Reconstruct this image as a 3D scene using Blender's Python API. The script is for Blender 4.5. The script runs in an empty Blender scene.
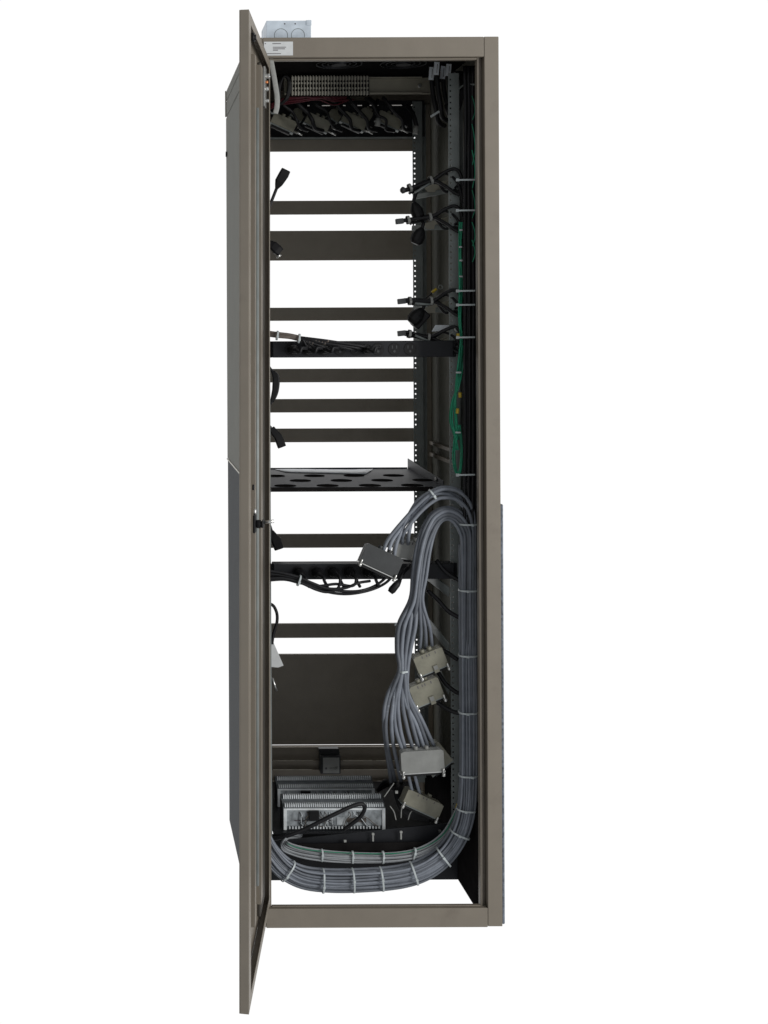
import bpy, bmesh, math, random
from mathutils import Vector, Matrix
random.seed(11)
SC = bpy.context.scene
COL = SC.collection
# ------------------------------------------------------------------ camera numbers
F = 1348.0                       # focal length in pixels
CX, CY, CZ = -0.6233, -3.3, 1.4565
PX0, PY0 = 120.0, 332.0          # principal point
ROLL = math.radians(0.25)
def P(px, py, Y):
    """pixel of the photograph + depth behind the cabinet front -> point"""
    u, v = px - PX0, PY0 - py
    c, s = math.cos(ROLL), math.sin(ROLL)
    u, v = u * c + v * s, v * c - u * s
    d = (Y - CY) / F
    return Vector((CX + u * d, Y, CZ + v * d))
def MPX(Y): return (Y - CY) / F
# ------------------------------------------------------------------ materials
def mat(name, col, rough=0.5, metal=0.0, var=0.0, vscale=30.0, bump=0.0, bscale=400.0, spec=0.5, objvar=0.0, dirt=None, stretch=None):
    m = bpy.data.materials.new(name); m.use_nodes = True
    nt = m.node_tree; N = nt.nodes; L = nt.links
    b = N['Principled BSDF']
    b.inputs['Roughness'].default_value = rough
    b.inputs['Metallic'].default_value = metal
    b.inputs['Specular IOR Level'].default_value = spec
    b.inputs['Base Color'].default_value = (*col, 1)
    tc = N.new('ShaderNodeTexCoord')
    src = None
    if var > 0 or dirt or objvar > 0:
        mx = N.new('ShaderNodeMix'); mx.data_type = 'RGBA'; mx.blend_type = 'MULTIPLY'
        mx.inputs[0].default_value = 1.0
        mx.inputs[6].default_value = (*col, 1)
        n = N.new('ShaderNodeTexNoise'); n.inputs['Scale'].default_value = vscale; n.inputs['Detail'].default_value = 5
        if stretch:
            mp = N.new('ShaderNodeMapping'); mp.inputs['Scale'].default_value = stretch
            L.new(tc.outputs['Object'], mp.inputs['Vector']); L.new(mp.outputs['Vector'], n.inputs['Vector'])
        else:
            L.new(tc.outputs['Object'], n.inputs['Vector'])
        mr = N.new('ShaderNodeMapRange')
        mr.inputs[1].default_value = 0.3; mr.inputs[2].default_value = 0.7
        mr.inputs[3].default_value = 1 - var; mr.inputs[4].default_value = 1 + var
        L.new(n.outputs['Fac'], mr.inputs[0])
        out = mr.outputs[0]
        if objvar > 0:
            oi = N.new('ShaderNodeObjectInfo')
            m2 = N.new('ShaderNodeMapRange'); m2.inputs[3].default_value = 1 - objvar; m2.inputs[4].default_value = 1 + objvar
            L.new(oi.outputs['Random'], m2.inputs[0])
            mm = N.new('ShaderNodeMath'); mm.operation = 'MULTIPLY'
            L.new(out, mm.inputs[0]); L.new(m2.outputs[0], mm.inputs[1]); out = mm.outputs[0]
        L.new(out, mx.inputs[7])
        res = mx.outputs[2]
        if dirt:
            n2 = N.new('ShaderNodeTexNoise'); n2.inputs['Scale'].default_value = 9; n2.inputs['Detail'].default_value = 8; n2.inputs['Roughness'].default_value = 0.7
            L.new(tc.outputs['Object'], n2.inputs['Vector'])
            r2 = N.new('ShaderNodeMapRange'); r2.inputs[1].default_value = 0.56; r2.inputs[2].default_value = 0.72; r2.inputs[4].default_value = 0.5
            L.new(n2.outputs['Fac'], r2.inputs[0])
            m3 = N.new('ShaderNodeMix'); m3.data_type = 'RGBA'; m3.inputs[7].default_value = (*dirt, 1)
            L.new(r2.outputs[0], m3.inputs[0]); L.new(res, m3.inputs[6]); res = m3.outputs[2]
        L.new(res, b.inputs['Base Color'])
    if bump > 0:
        nb = N.new('ShaderNodeTexNoise'); nb.inputs['Scale'].default_value = bscale; nb.inputs['Detail'].default_value = 3
        L.new(tc.outputs['Object'], nb.inputs['Vector'])
        bp = N.new('ShaderNodeBump'); bp.inputs['Strength'].default_value = bump; bp.inputs['Distance'].default_value = 0.001
        L.new(nb.outputs['Fac'], bp.inputs['Height']); L.new(bp.outputs['Normal'], b.inputs['Normal'])
    return m
M = {
 'taupe': mat('taupe_powder_coat', (.210, .183, .147), .5, var=.05, vscale=14, bump=.35, bscale=700, dirt=(.15, .125, .10)),
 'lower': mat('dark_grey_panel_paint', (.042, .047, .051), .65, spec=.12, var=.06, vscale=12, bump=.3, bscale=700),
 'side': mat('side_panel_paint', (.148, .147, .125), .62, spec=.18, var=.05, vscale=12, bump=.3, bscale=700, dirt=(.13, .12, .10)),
 'matte': mat('matt_black_finish', (.014, .013, .013), 1, spec=0, var=.2),
 'lowerblue': mat('blue_grey_panel_edge', (.15, .17, .205), .5, spec=.3, var=.5, vscale=130),
 'hinge_shade': mat('brown_black_hinge_shade', (.062, .056, .048), .6, spec=.3, var=.12, vscale=20, bump=.2),  # shade on the hinge side of the door, as a colour
 'channel': mat('pale_steel_channel', (.36, .34, .275), .45, var=.1, vscale=30, metal=.15),
 'pale_edge': mat('pale_edge_tone', (.50, .47, .40), .45, var=.4, vscale=60),  # pale tone of the ridge strips and the painted seam highlight
 'blockface': mat('cool_grey_block_face', (.33, .36, .38), .55, var=.4, vscale=70, bump=.4, bscale=150, dirt=(.10, .10, .11)),
 'barpaint': mat('brown_panel_paint', (.268, .235, .190), .5, var=.06, vscale=16, bump=.4, bscale=600, dirt=(.2, .17, .135)),
 'palehood': mat('pale_grey_connector_hood', (.36, .365, .35), .5, var=.12, vscale=40, bump=.25, bscale=350),
 'teeth': mat('white_terminal_teeth', (.84, .88, .9), .45, var=.12, vscale=90),
 'galv': mat('galvanised_steel', (.66, .74, .82), .45, metal=.15, var=.16, vscale=35, bump=.1, bscale=90),
 'zinc': mat('zinc_rail', (.245, .27, .265), .5, metal=.2, var=.15, vscale=22, bump=.15, bscale=300),
 'black': mat('black_powder_coat', (.011, .012, .015), .5, spec=.3, var=.2, vscale=25, bump=.3, bscale=600),
 'shelf': mat('black_shelf_paint', (.028, .032, .042), .5, spec=.35, var=.25, vscale=18, bump=.3, bscale=600, dirt=(.07, .07, .075)),
 'plastic': mat('black_plastic', (.007, .007, .008), .5, spec=.3, var=.2, vscale=60, bump=.2, bscale=300),
 'rubber': mat('black_cable_jacket', (.010, .010, .012), .5, spec=.35, var=.25, vscale=50, bump=.2, bscale=250),
 'greycable': mat('grey_cable_jacket', (.185, .204, .238), .5, var=.12, vscale=45, bump=.2, bscale=260, objvar=.34),
 'wire': mat('pale_grey_wire', (.27, .285, .30), .5, var=.12, vscale=45, objvar=.25),
 'browncable': mat('brown_grey_cord', (.12, .10, .085), .55, var=.2, vscale=60, objvar=.2),
 'hood': mat('olive_beige_connector_hood', (.235, .228, .178), .5, var=.18, vscale=40, bump=.25, bscale=350, dirt=(.12, .105, .08)),
 'greyhood': mat('grey_connector_hood', (.24, .245, .235), .5, var=.1, vscale=40, bump=.25, bscale=350),
 'darkhood': mat('dark_grey_connector_hood', (.036, .039, .041), .45, var=.15, vscale=40, bump=.25, bscale=350),
 'tie': mat('pale_nylon_tie', (.55, .60, .61), .4, var=.08, vscale=60),
 'steel': mat('bright_screw_steel', (.68, .68, .66), .28, metal=.9, var=.1, vscale=80),
 'paper': mat('white_paper', (.84, .89, .94), .4, var=.04, vscale=30),
 'labelw': mat('white_label_stock', (.66, .68, .68), .6, var=.05, vscale=60),
 'ink': mat('dark_ink', (.12, .11, .12), .7, var=.1),
 'term': mat('grey_terminal_plastic', (.50, .48, .41), .5, var=.15, vscale=60, objvar=.12),
 'block': mat('pale_grey_block_plastic', (.70, .75, .78), .5, var=.28, vscale=55, bump=.3, bscale=200, dirt=(.16, .16, .17)),
 'blockdark': mat('mid_grey_block_plastic', (.13, .145, .155), .5, var=.25, vscale=70, bump=.3, bscale=200, dirt=(.05, .05, .055)),
 'green': mat('green_wire_insulation', (.02, .27, .15), .45, var=.15, vscale=60, objvar=.3),
 'red': mat('dark_red_wire', (.09, .010, .018), .5, var=.2, vscale=60, objvar=.3),
 'yellow': mat('yellow_crimp_sleeve', (.55, .40, .04), .5, var=.12, vscale=60),
 'strap': mat('grey_webbing', (.34, .345, .33), .75, var=.1, vscale=120, bump=.5, bscale=900),
 'sleeve': mat('pale_printed_sleeve', (.36, .40, .44), .5, var=.15, vscale=150),
 'copper': mat('copper', (.65, .25, .10), .35, metal=.8, var=.1),
}
# ------------------------------------------------------------------ mesh builder
class MB:
    def __init__(s): s.bm = bmesh.new(); s.smooth = set()
    def box(s, x0, x1, y0, y1, z0, z1, mtx=None):
        vs = [s.bm.verts.new((x, y, z)) for x in (x0, x1) for y in (y0, y1) for z in (z0, z1)]
        if mtx is not None:
            for v in vs: v.co = mtx @ v.co
        for f in ((0,1,3,2),(4,6,7,5),(0,4,5,1),(2,3,7,6),(0,2,6,4),(1,5,7,3)):
            s.bm.faces.new([vs[i] for i in f])
        return s
    def cbox(s, c, sz, mtx=None):
        m = Matrix.Translation(c) @ (mtx if mtx is not None else Matrix.Identity(4))
        return s.box(-sz[0]/2, sz[0]/2, -sz[1]/2, sz[1]/2, -sz[2]/2, sz[2]/2, m)
    def prism(s, pts, y0, y1, mtx=None):
        """polygon in local xz, extruded along y"""
        a = [s.bm.verts.new((x, y0, z)) for x, z in pts]; b = [s.bm.verts.new((x, y1, z)) for x, z in pts]
        if mtx is not None:
            for v in a + b: v.co = mtx @ v.co
        n = len(pts)
        s.bm.faces.new(a); s.bm.faces.new(b[::-1])
        for i in range(n): s.bm.faces.new((a[i], b[i], b[(i+1) % n], a[(i+1) % n]))
        return s
    def ring_sweep(s, pts, radii, seg=9, cap=True, flat=None):
        """tube along pts (parallel transport); flat=(ru, rv, up) makes a ribbon"""
        n = len(pts); rings = []
        t0 = (pts[1] - pts[0]).normalized()
        ref = Vector((0, 1, 0)) if abs(t0.y) < .9 else Vector((1, 0, 0))
        nn = (ref - t0 * ref.dot(t0)).normalized()
        for i in range(n):
            t = (pts[min(i+1, n-1)] - pts[max(i-1, 0)])
            t = t.normalized() if t.length > 1e-9 else t0
            nn = (nn - t * nn.dot(t)); nn = nn.normalized() if nn.length > 1e-6 else ref
            bb = t.cross(nn)
            r = radii[i] if isinstance(radii, (list, tuple)) else radii
            ring = []
            for k in range(seg):
                a = 2 * math.pi * k / seg
                if flat: d = nn * (flat[0] * math.cos(a)) + bb * (flat[1] * math.sin(a))
                else: d = (nn * math.cos(a) + bb * math.sin(a)) * r
                ring.append(s.bm.verts.new(pts[i] + d))
            rings.append(ring)
        for i in range(n-1):
            for k in range(seg):
                f = s.bm.faces.new((rings[i][k], rings[i][(k+1) % seg], rings[i+1][(k+1) % seg], rings[i+1][k]))
                f.smooth = True
        if cap:
            s.bm.faces.new(rings[0][::-1]); s.bm.faces.new(rings[-1])
        return s
    def tube(s, ctrl, r, seg=9, step=6):
        pts = spline(ctrl, step)
        return s.ring_sweep(pts, r, seg)
    def cyl(s, a, b, r, seg=16):
        a, b = Vector(a), Vector(b)
        return s.ring_sweep([a, b], r, seg)
    def loft(s, rings):
        """list of rings of equal count, closed ends"""
        vs = [[s.bm.verts.new(p) for p in r] for r in rings]
        n = len(vs[0])
        for i in range(len(vs)-1):
            for k in range(n): s.bm.faces.new((vs[i][k], vs[i][(k+1) % n], vs[i+1][(k+1) % n], vs[i+1][k]))
        s.bm.faces.new(vs[0][::-1]); s.bm.faces.new(vs[-1])
        return s
    def torus(s, c, R1, r, axis='y', seg=24, mtx=None):
        pts = []
        for i in range(seg+1):
            a = 2*math.pi*i/seg
            p = Vector((R1*math.cos(a), 0, R1*math.sin(a)))
            if mtx is not None: p = mtx @ p
            pts.append(Vector(c) + p)
        return s.ring_sweep(pts, r, 6, cap=False)
    def build(s, name, m, parent=None, bevel=0.0, loc=None, smooth=False):
        bmesh.ops.recalc_face_normals(s.bm, faces=s.bm.faces)
        me = bpy.data.meshes.new(name); s.bm.to_mesh(me); s.bm.free()
        if smooth:
            for p in me.polygons: p.use_smooth = True
        o = bpy.data.objects.new(name, me); COL.objects.link(o)
        me.materials.append(M[m])
        if parent: o.parent = parent
        if loc is not None: o.location = loc
        if bevel:
            b = o.modifiers.new('bevel', 'BEVEL'); b.width = bevel; b.segments = 2; b.limit_method = 'ANGLE'; b.angle_limit = math.radians(40)
        return o
def spline(c, step=6):
    c = [Vector(p) for p in c]
    if len(c) == 2: return [c[0].lerp(c[1], i/step) for i in range(step+1)]
    e = [2*c[0]-c[1]] + c + [2*c[-1]-c[-2]]
    out = []
    for i in range(1, len(e)-2):
        p0, p1, p2, p3 = e[i-1], e[i], e[i+1], e[i+2]
        for k in range(step):
            t = k/step
            out.append(0.5*((2*p1) + (p2-p0)*t + (2*p0-5*p1+4*p2-p3)*t*t + (3*p1-p0-3*p2+p3)*t**3))
    out.append(c[-1].copy())
    return out
def thing(name, label, cat, loc=(0,0,0), group=None):
    o = bpy.data.objects.new(name, None); COL.objects.link(o)
    o.empty_display_size = .05
    o.location = loc; o['label'] = label; o['category'] = cat
    if group: o['group'] = group
    return o
def tag(o, label, cat, group=None):
    o['label'] = label; o['category'] = cat
    if group: o['group'] = group
    return o
def rel(root, pts): return [Vector(p) - root.location for p in pts]
# ================================================================== CABINET
cab = thing('equipment_cabinet', 'tall taupe steel rack cabinet with its narrow front door swung open', 'cabinet')
H, W2, D = 2.176, .305, .715
def part(mb, name, m='taupe', bevel=.0015, parent=cab, label=None):
    o = mb.build(name, m, parent, bevel)
    if label: o['label'] = label
    return o
# front frame
for sx in (-1, 1):
    b = MB()
    x0, x1 = sorted((sx*.2715, sx*.307)); b.box(x0, x1, 0, .042, -.003, H)
    x0, x1 = sorted((sx*.2640, sx*.2713)); b.box(x0, x1, .024, .042, .003, H-.003)
    x0, x1 = sorted((sx*.2570, sx*.2638)); b.box(x0, x1, .014, .034, .003, H-.003)
    part(b, 'front_post')
b = MB(); b.box(-.2711, .2711, .0005, .05, 2.127, H); b.box(-.2565, .2565, .012, .03, 2.122, 2.1268)
tb = part(b, 'top_bar', bevel=.002)
b = MB(); b.box(-.2711, .2711, .0005, .021, -.005, .042); b.box(-.2565, .2565, .010, .021, .0422, .045)
part(b, 'bottom_bar', bevel=.002)
# roof
b = MB(); b.box(-.303, .303, .0505, D, H-.006, H-.001); b.box(-.303, .303, D-.03, D, H-.05, H-.0062)
part(b, 'roof_panel')
b = MB(); b.box(-.296, .296, .0507, D-.04, H-.0085, H-.0062); part(b, 'roof_shade_sheet', 'matte', 0)  # added black sheet, puts the shade under the roof into colour
for xc in (-.04, .13):
    b = MB()
    for R_ in (.03, .045, .06): b.torus((xc, .27, H-.012), R_, .002, mtx=Matrix.Rotation(math.pi/2, 4, 'X'))
    b.cyl((xc, .27, H-.0065), (xc, .27, H-.016), .02)
    part(b, 'roof_vent', 'black', 0)
# side panels (two per side), rear posts
for sx in (-1, 1):
    def bx(mb, a, c, y0, y1, z0, z1):
        x0, x1 = sorted((sx*a, sx*c)); mb.box(x0, x1, y0, y1, z0, z1)
    b = MB(); bx(b, .297, .305, .0425, D, 1.079, 2.092); part(b, 'upper_side_panel', 'side', .003)
    b = MB(); bx(b, .297, .3047, .0425, D, 2.0955, 2.139); part(b, 'upper_side_panel', 'side', .002)
    b = MB(); bx(b, .297, .3045, .0425, D, 2.1425, H-.0065); part(b, 'upper_side_panel', 'side', .002)
    b = MB()
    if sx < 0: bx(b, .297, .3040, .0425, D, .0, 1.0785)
    else: bx(b, .297, .3068, .0425, D, .002, 1.0785)
    if sx > 0:
        c = MB(); bx(c, .3073, .3145, .004, D, .0, 1.03); part(c, 'outer_skirt_panel', 'lowerblue', .003, label='blue grey outer panel along the lower right side')
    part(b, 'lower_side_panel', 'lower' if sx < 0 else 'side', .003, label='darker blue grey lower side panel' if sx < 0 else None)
    b = MB(); bx(b, .262, .2965, D-.035, D-.001, 0, H-.051); part(b, 'rear_post')
    b = MB(); bx(b, .3040, .3075, D-.008, D+.001, 2.095, H-.004); part(b, 'panel_edge_strip', 'taupe', .001)
    b = MB(); bx(b, .2952, .2968, .05, D-.04, 2.08, 2.155); bx(b, .2970, .3025, .0426, D, 2.0922, 2.0953); bx(b, .2970, .3025, .0426, D, 2.1392, 2.1423); part(b, 'seam_strip', 'side', 0)
    b = MB(); bx(b, .2952, .2968, .05, D-.04, 1.066, 1.0885); part(b, 'seam_strip', 'side', 0)
    b = MB(); bx(b, .2655, .2945, .045, .66, .0015, .24); part(b, 'base_side_rail', 'matte', .001)
    b = MB(); bx(b, .286, .2950, .20, .67, 1.088, 1.0988); bx(b, .286, .2950, .20, .67, 1.1215, 1.132)
    part(b, 'side_brace', 'taupe', .001)
b = MB(); b.cyl((-.3055, .68, 1.98), (-.309, .68, 1.98), .008); part(b, 'panel_latch', 'plastic', 0)
b = MB(); b.box(-.3068, -.3051, .045, D, 1.0755, 1.0805); part(b, 'seam_highlight', 'pale_edge', .0004)  # pale strip painted as the light caught along the panel seam
# mounting rails with punched holes
def rail(name, xin, sx, y, z0=.15, z1=2.12):
    b = MB(); t = .002
    def X(a): return xin + sx*a
    def bb(a, c, y0, y1, za, zb):
        x0, x1 = sorted((X(a), X(c))); b.box(x0, x1, y0, y1, za, zb)
    h = .0044; pitch = .01482
    bb(0, .0035, y, y+t, z0, z1)
    bb(.0035+h, .026, y, y+t, z0, z1)
    z = z0 + .01
    prev = z0
    while z < z1 - .012:
        bb(.0035, .0035+h, y, y+t, prev, z); prev = z + h; z += pitch
    bb(.0035, .0035+h, y, y+t, prev, z1)
    bb(.0262, .028, y, y+.042, z0, z1)         # web going back
    bb(.0282, .048, y+.040, y+.042, z0, z1)    # rear flange
    return part(b, name, 'zinc', 0)
FR, RR = .175, .600
rail('mounting_rail', .2255, 1, FR); rail('mounting_rail', -.2365, -1, FR)
rail('mounting_rail', .2255, 1, RR); rail('mounting_rail', -.2365, -1, RR)
# blanking panels bolted behind the rear rails
YB = .628
for (ya, yb) in ((200.6,214.3),(230.6,260.3),(307.4,320.6),(368.6,382.2),(398.8,412.3),(428.4,442.1),(534,547.7),(623.6,637.8),(654.2,744.5)):
    za, zb = P(340, yb, YB).z, P(340, ya, YB).z
    b = MB(); b.box(-.2413, .2413, YB, YB+.002, za, zb)
    b.box(-.232, .232, YB+.0021, YB+.012, zb-.002, zb-.0003); b.box(-.232, .232, YB+.0021, YB+.012, za+.0003, za+.002)
    part(b, 'blanking_panel', 'barpaint', .0006)
# top rear plate and its ledge
def zpx(py, Y): return P(340, py, Y).z
b = MB(); Yp = .606
zs = zpx(105.5, Yp)
b.box(-.262, .262, Yp, Yp+.002, zs+.0013, H-.052); b.box(-.262, .262, Yp, Yp+.002, zpx(137, Yp), zs-.0013)
edges = [-.262]
for (a, c) in ((305.5,309.5),(322,330),(340,345.6),(357.5,362),(369.8,378.4),(387.4,401.8),(411,417.5)):
    xa, xb = P(a, 105, Yp).x, P(c, 105, Yp).x
    b.box(edges[-1], xa, Yp, Yp+.002, zs-.0013, zs+.0013); edges.append(xb)
b.box(edges[-1], .262, Yp, Yp+.002, zs-.0013, zs+.0013)
part(b, 'slotted_rear_plate', 'black', 0)
b = MB(); zl = zpx(138, .57); b.box(-.24, .224, .57, .6055, zl, zl+.003); part(b, 'plate_ledge', 'zinc', .0006)
b = MB(); b.box(-.2413, .2413, .604, .6058, zpx(151.3, .6), zpx(138.5, .6)); part(b, 'blanking_panel', 'barpaint', .0006)
# rear base with folded ridges
b = MB(); Yr = .662
b.box(-.262, .262, Yr, Yr+.002, zpx(815, Yr), zpx(745, Yr))
for yy in (747, 760.5, 769.5, 781): 
    z = zpx(yy, Yr-.012); b.box(-.262, .262, Yr-.012, Yr-.0002, z-.0022, z)
part(b, 'rear_base_panel', 'barpaint', .0008)
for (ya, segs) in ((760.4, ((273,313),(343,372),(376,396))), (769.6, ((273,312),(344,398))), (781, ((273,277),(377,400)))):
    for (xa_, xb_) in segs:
        b = MB(); q0, q1 = P(xa_, ya, Yr-.0125), P(xb_, ya-.4, Yr-.0125); b.box(q0.x, q1.x, Yr-.0128, Yr-.0121, q0.z-.0009, q0.z+.0006); part(b, 'pale_ridge_strip', 'pale_edge', 0)  # pale broken strips along the ridge fronts
# kick plate and bottom tray
b = MB(); b.box(-.265, .265, .27, .273, 0.002, .125); b.box(-.265, .265, .235, .2695, .119, .125); part(b, 'kick_plate', 'black', .001)
# ---------------- asset label on the top bar
b = MB(); a0, a1 = P(264, 55.5, -.001), P(293, 41.5, -.001)
b.box(a0.x, a1.x, -.0006, .0002, a0.z, a1.z)
al = part(b, 'asset_label', 'labelw', .0002, label='white adhesive label with faint grey print')
b = MB()
for (x0, x1, y) in ((272.5,281,43.6),(273,286,47.2),(273,285,48.8),(273,278,50.2),(264.8,281,53.6),(264.8,266,43.6)):
    p0, p1 = P(x0, y+.35, -.001), P(x1, y-.35, -.001)
    b.box(p0.x, p1.x, -.0011, -.0007, p0.z, p1.z)
pr = b.build('print_line', 'ink', al)
# ---------------- front door (swung 101.5 degrees open)
door = bpy.data.objects.new('door', None); COL.objects.link(door); door.parent = cab; door.empty_display_size = .05
door.location = (-.2815, .004, .055); door.rotation_euler = (Matrix.Rotation(-math.radians(100.9), 3, 'Z') @ Matrix.Rotation(math.radians(-.25), 3, 'X')).to_euler()
DW, DH = .545, 2.062
b = MB()
b.box(0, DW, 0, .0015, 0, DH)
b.box(0, .0015, .0016, .020, .0, DH); b.box(DW-.0015, DW, .0016, .020, 0, DH)
b.box(.0016, DW-.0016, .0016, .020, 0, .0015); b.box(.0016, DW-.0016, .0016, .020, DH-.0015, DH)
b.box(.0016, .022, .0185, .020, .0016, DH-.0016); b.box(DW-.045, DW-.0016, .0185, .020, .0016, DH-.0016)
b.box(.0222, DW-.0452, .0185, .020, .0016, .022); b.box(.0222, DW-.0452, .0185, .020, DH-.022, DH-.0016)
o = b.build('door_skin', 'taupe', door, .0008)
for (x0, x1, h) in ((.335, .365, .016), (.20, .245, .019)):
    b = MB(); b.box(x0, x1, h-.0015, h, .10, DH-.055); b.box(x0, x0+.0015, .0016, h-.0016, .10, DH-.055); b.box(x1-.0015, x1, .0016, h-.0016, .10, DH-.055)
    b.build('stiffener', 'taupe', door, .0008)
b = MB(); b.cyl((.285, .013, .16), (.285, .013, DH-.16), .005, 12); b.build('latch_rod', 'zinc', door)
b = MB(); b.box(.03, .15, .0016, .010, .03, DH-.03); b.build('hinge_shade', 'hinge_shade', door, .003)  # dark strip painting the shade beside the hinge
# lock, roller, hinge on the inside of the door
zl = P(255, 521, -.4).z - .055
lk = MB(); lk.box(.435, .465, .0204, .026, zl-.018, zl+.020); lk.cyl((.45, .026, zl), (.45, .037, zl), .009); lk.box(.42, .46, .0372, .042, zl-.007, zl+.007)
lk = lk.build('lock', 'plastic', door, .002)
b = MB(); b.cyl((.43, .042, zl+.001), (.43, .062, zl+.004), .0036); b.build('lock_pin', 'steel', lk)
b = MB(); b.cyl((.45, .0204, zl+.026), (.45, .026, zl+.026), .006); b.build('lock_cam', 'steel', lk)
b = MB(); b.cyl((.455, .0186, zl+.078), (.455, .023, zl+.078), .006); b.build('rod_clip', 'plastic', door)
b = MB(); b.cyl((.49, .020, DH-.046), (.49, .027, DH-.046), .010); b.cyl((.49, .027, DH-.046), (.49, .030, DH-.046), .006); b.build('roller', 'plastic', door)
b = MB(); b.box(.06, .10, .0102, .016, DH-.125, DH-.03); b.cyl((.075, .016, DH-.05), (.075, .026, DH-.05), .006); b.cyl((.085, .016, DH-.082), (.085, .023, DH-.082), .005); b.cyl((.07, .016, DH-.108), (.07, .023, DH-.108), .004)
hp = b.build('hinge_plate', 'steel', door, .001)
b = MB(); b.cyl((.085, .0165, DH-.066), (.085, .022, DH-.066), .0035); b.build('ground_nut', 'copper', hp)
# ================================================================== JUNCTION BOX on the roof
Yj = .05
p0, p1 = P(266.5, 38, Yj), P(311, 20.5, Yj)
jb = thing('junction_box', 'galvanised steel junction box with round knockouts sitting on the cabinet roof', 'junction box', ((p0.x+p1.x)/2, Yj, H))
w = (p1.x-p0.x)/2; h = p1.z - H
b = MB(); b.box(-w, w, 0, .0015, 0.0005, h); b.box(-w, w, .115, .1165, .0005, h); b.box(-w, -w+.0015, .0016, .1149, .0005, h); b.box(w-.0015, w, .0016, .1149, .0005, h)
b.box(-w+.0016, w-.0016, .0016, .1149, .0005, .002); b.box(w-.012, w+.001, -.0015, -.0002, h-.012, h+.001)
b.build('box_shell', 'galv', jb, .0006)
b = MB(); b.box(-w+.002, w-.002, .003, .113, h-.0015, h+.0005); b.build('box_cover', 'galv', jb, .0005)
for kx in (286.5-288.7, 297.8-288.7):
    x = (281.0 if kx < 0 else 298.0) - 288.75; x *= MPX(Yj)
    b = MB(); b.torus((x, -.0002, .016), .0165, .0007, seg=32); b.build('knockout', 'zinc', jb)
    b = MB(); b.cyl((x*.62 + .002, .0003, h-.008), (x*.62+.002, -.0008, h-.008), .0018, 10); b.build('screw_hole', 'ink', jb)
# ================================================================== helpers for cables
def cable(root, name, pts, r, m, seg=9, step=6):
    b = MB(); b.tube(rel(root, pts), r, seg, step)
    return b.build(name, m, root)
def wob(pts, amp):
    return [p + Vector((random.uniform(-amp, amp), random.uniform(-amp, amp), random.uniform(-amp, amp))) for p in pts]
def tie_ring(root, c, t, ru, rv, head_dir=-1, m='tie', wdt=.0022, tail=0.0):
    """nylon tie round a bundle at c (local), axis t; ru in-plane radius, rv depth radius"""
    t = t.normalized(); n = Vector((t.z, 0, -t.x)).normalized(); y = Vector((0, 1, 0))
    b = MB(); pts = []
    for k in range(29):
        a = 2*math.pi*k/28
        # superellipse hugs the bundle
        ca, sa = math.cos(a), math.sin(a)
        pts.append(c + n*(ru*math.copysign(abs(ca)**.75, ca)) + y*(rv*math.copysign(abs(sa)**.75, sa)))
    vs = []
    for i, p in enumerate(pts[:-1]):
        q = (p - c).normalized()
        vs.append([b.bm.verts.new(p + t*s1*wdt + q*s2*.0007) for s1, s2 in ((-1,-1),(1,-1),(1,1),(-1,1))])
    for i in range(28):
        A, B = vs[i], vs[(i+1) % 28]
        for k in range(4): b.bm.faces.new((A[k], A[(k+1) % 4], B[(k+1) % 4], B[k]))
    hp = c + y*(-rv-.002) + n*(ru*.25*head_dir)
    R_ = Matrix((( n.x, 0, t.x, 0),(n.y, 1, t.y, 0),(n.z, 0, t.z, 0),(0,0,0,1)))
    b.cbox(hp, (.0062, .0045, .0058), R_)
    if tail: b.cbox(hp + n*tail*.5 + y*-.001, (tail, .0012, .0035), R_)
    return b.build('cable_tie', m, root, .0004)
def sleeve(root, pts, t0, t1, r):
    sp = spline(pts, 8); seg = sp[int(t0*8):int(t1*8)+1]
    b = MB(); b.ring_sweep([p - root.location for p in seg], r, 12); b.build('cable_label', 'sleeve', root)
# ================================================================== MAIN GREY BUNDLE
gb = thing('cable_bundle', 'thick grey cable bundle arching down the right side and sweeping along the cabinet bottom', 'cable bundle', P(466, 700, .10))
YT = .10
trunk = [(468,545,1.03),(468.1,600,1.03),(468.1,660,1.03),(468.1,720,1.03),(467.9,780,1.03),(465.9,812,1.07),(458.5,836,1.13),(444,856,1.2),(424,869.5,1.28),(400,876.5,1.3),(365,880,1.3),(330,881,1.3),(303,878,1.3),(284,868,1.3),(270,852,1.25),(262,836,1.2)]
def sweep(centers, a, b, seed, a0=0, g=3.1):
    """centers: (point, spread) ; returns the points of one cable of the bundle"""
    rnd = random.Random(seed)
    pts = []
    n = len(centers)
    wa = rnd.uniform(0, 6.28); wb = rnd.uniform(0, 6.28)
    for i, ce in enumerate(centers):
        c, s = ce[0], ce[1]; rc = ce[2] if len(ce) > 2 else 0
        t = centers[min(i+1, n-1)][0] - centers[max(i-1, 0)][0]
        t.y = 0; t.normalize()
        nv = Vector((t.z, 0, -t.x))
        ka = a + .0013*math.sin(i*1.1 + wa); kb = b + .0014*math.sin(i*.9 + wb)
        ka = ka*(1-rc) + (ka-a0)*g*rc
        pts.append(c + nv*ka*s + Vector((0, kb*s, 0)))
    return pts
TR = [(P(x, y, YT), s) for x, y, s in trunk]
RC = .0042
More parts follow.
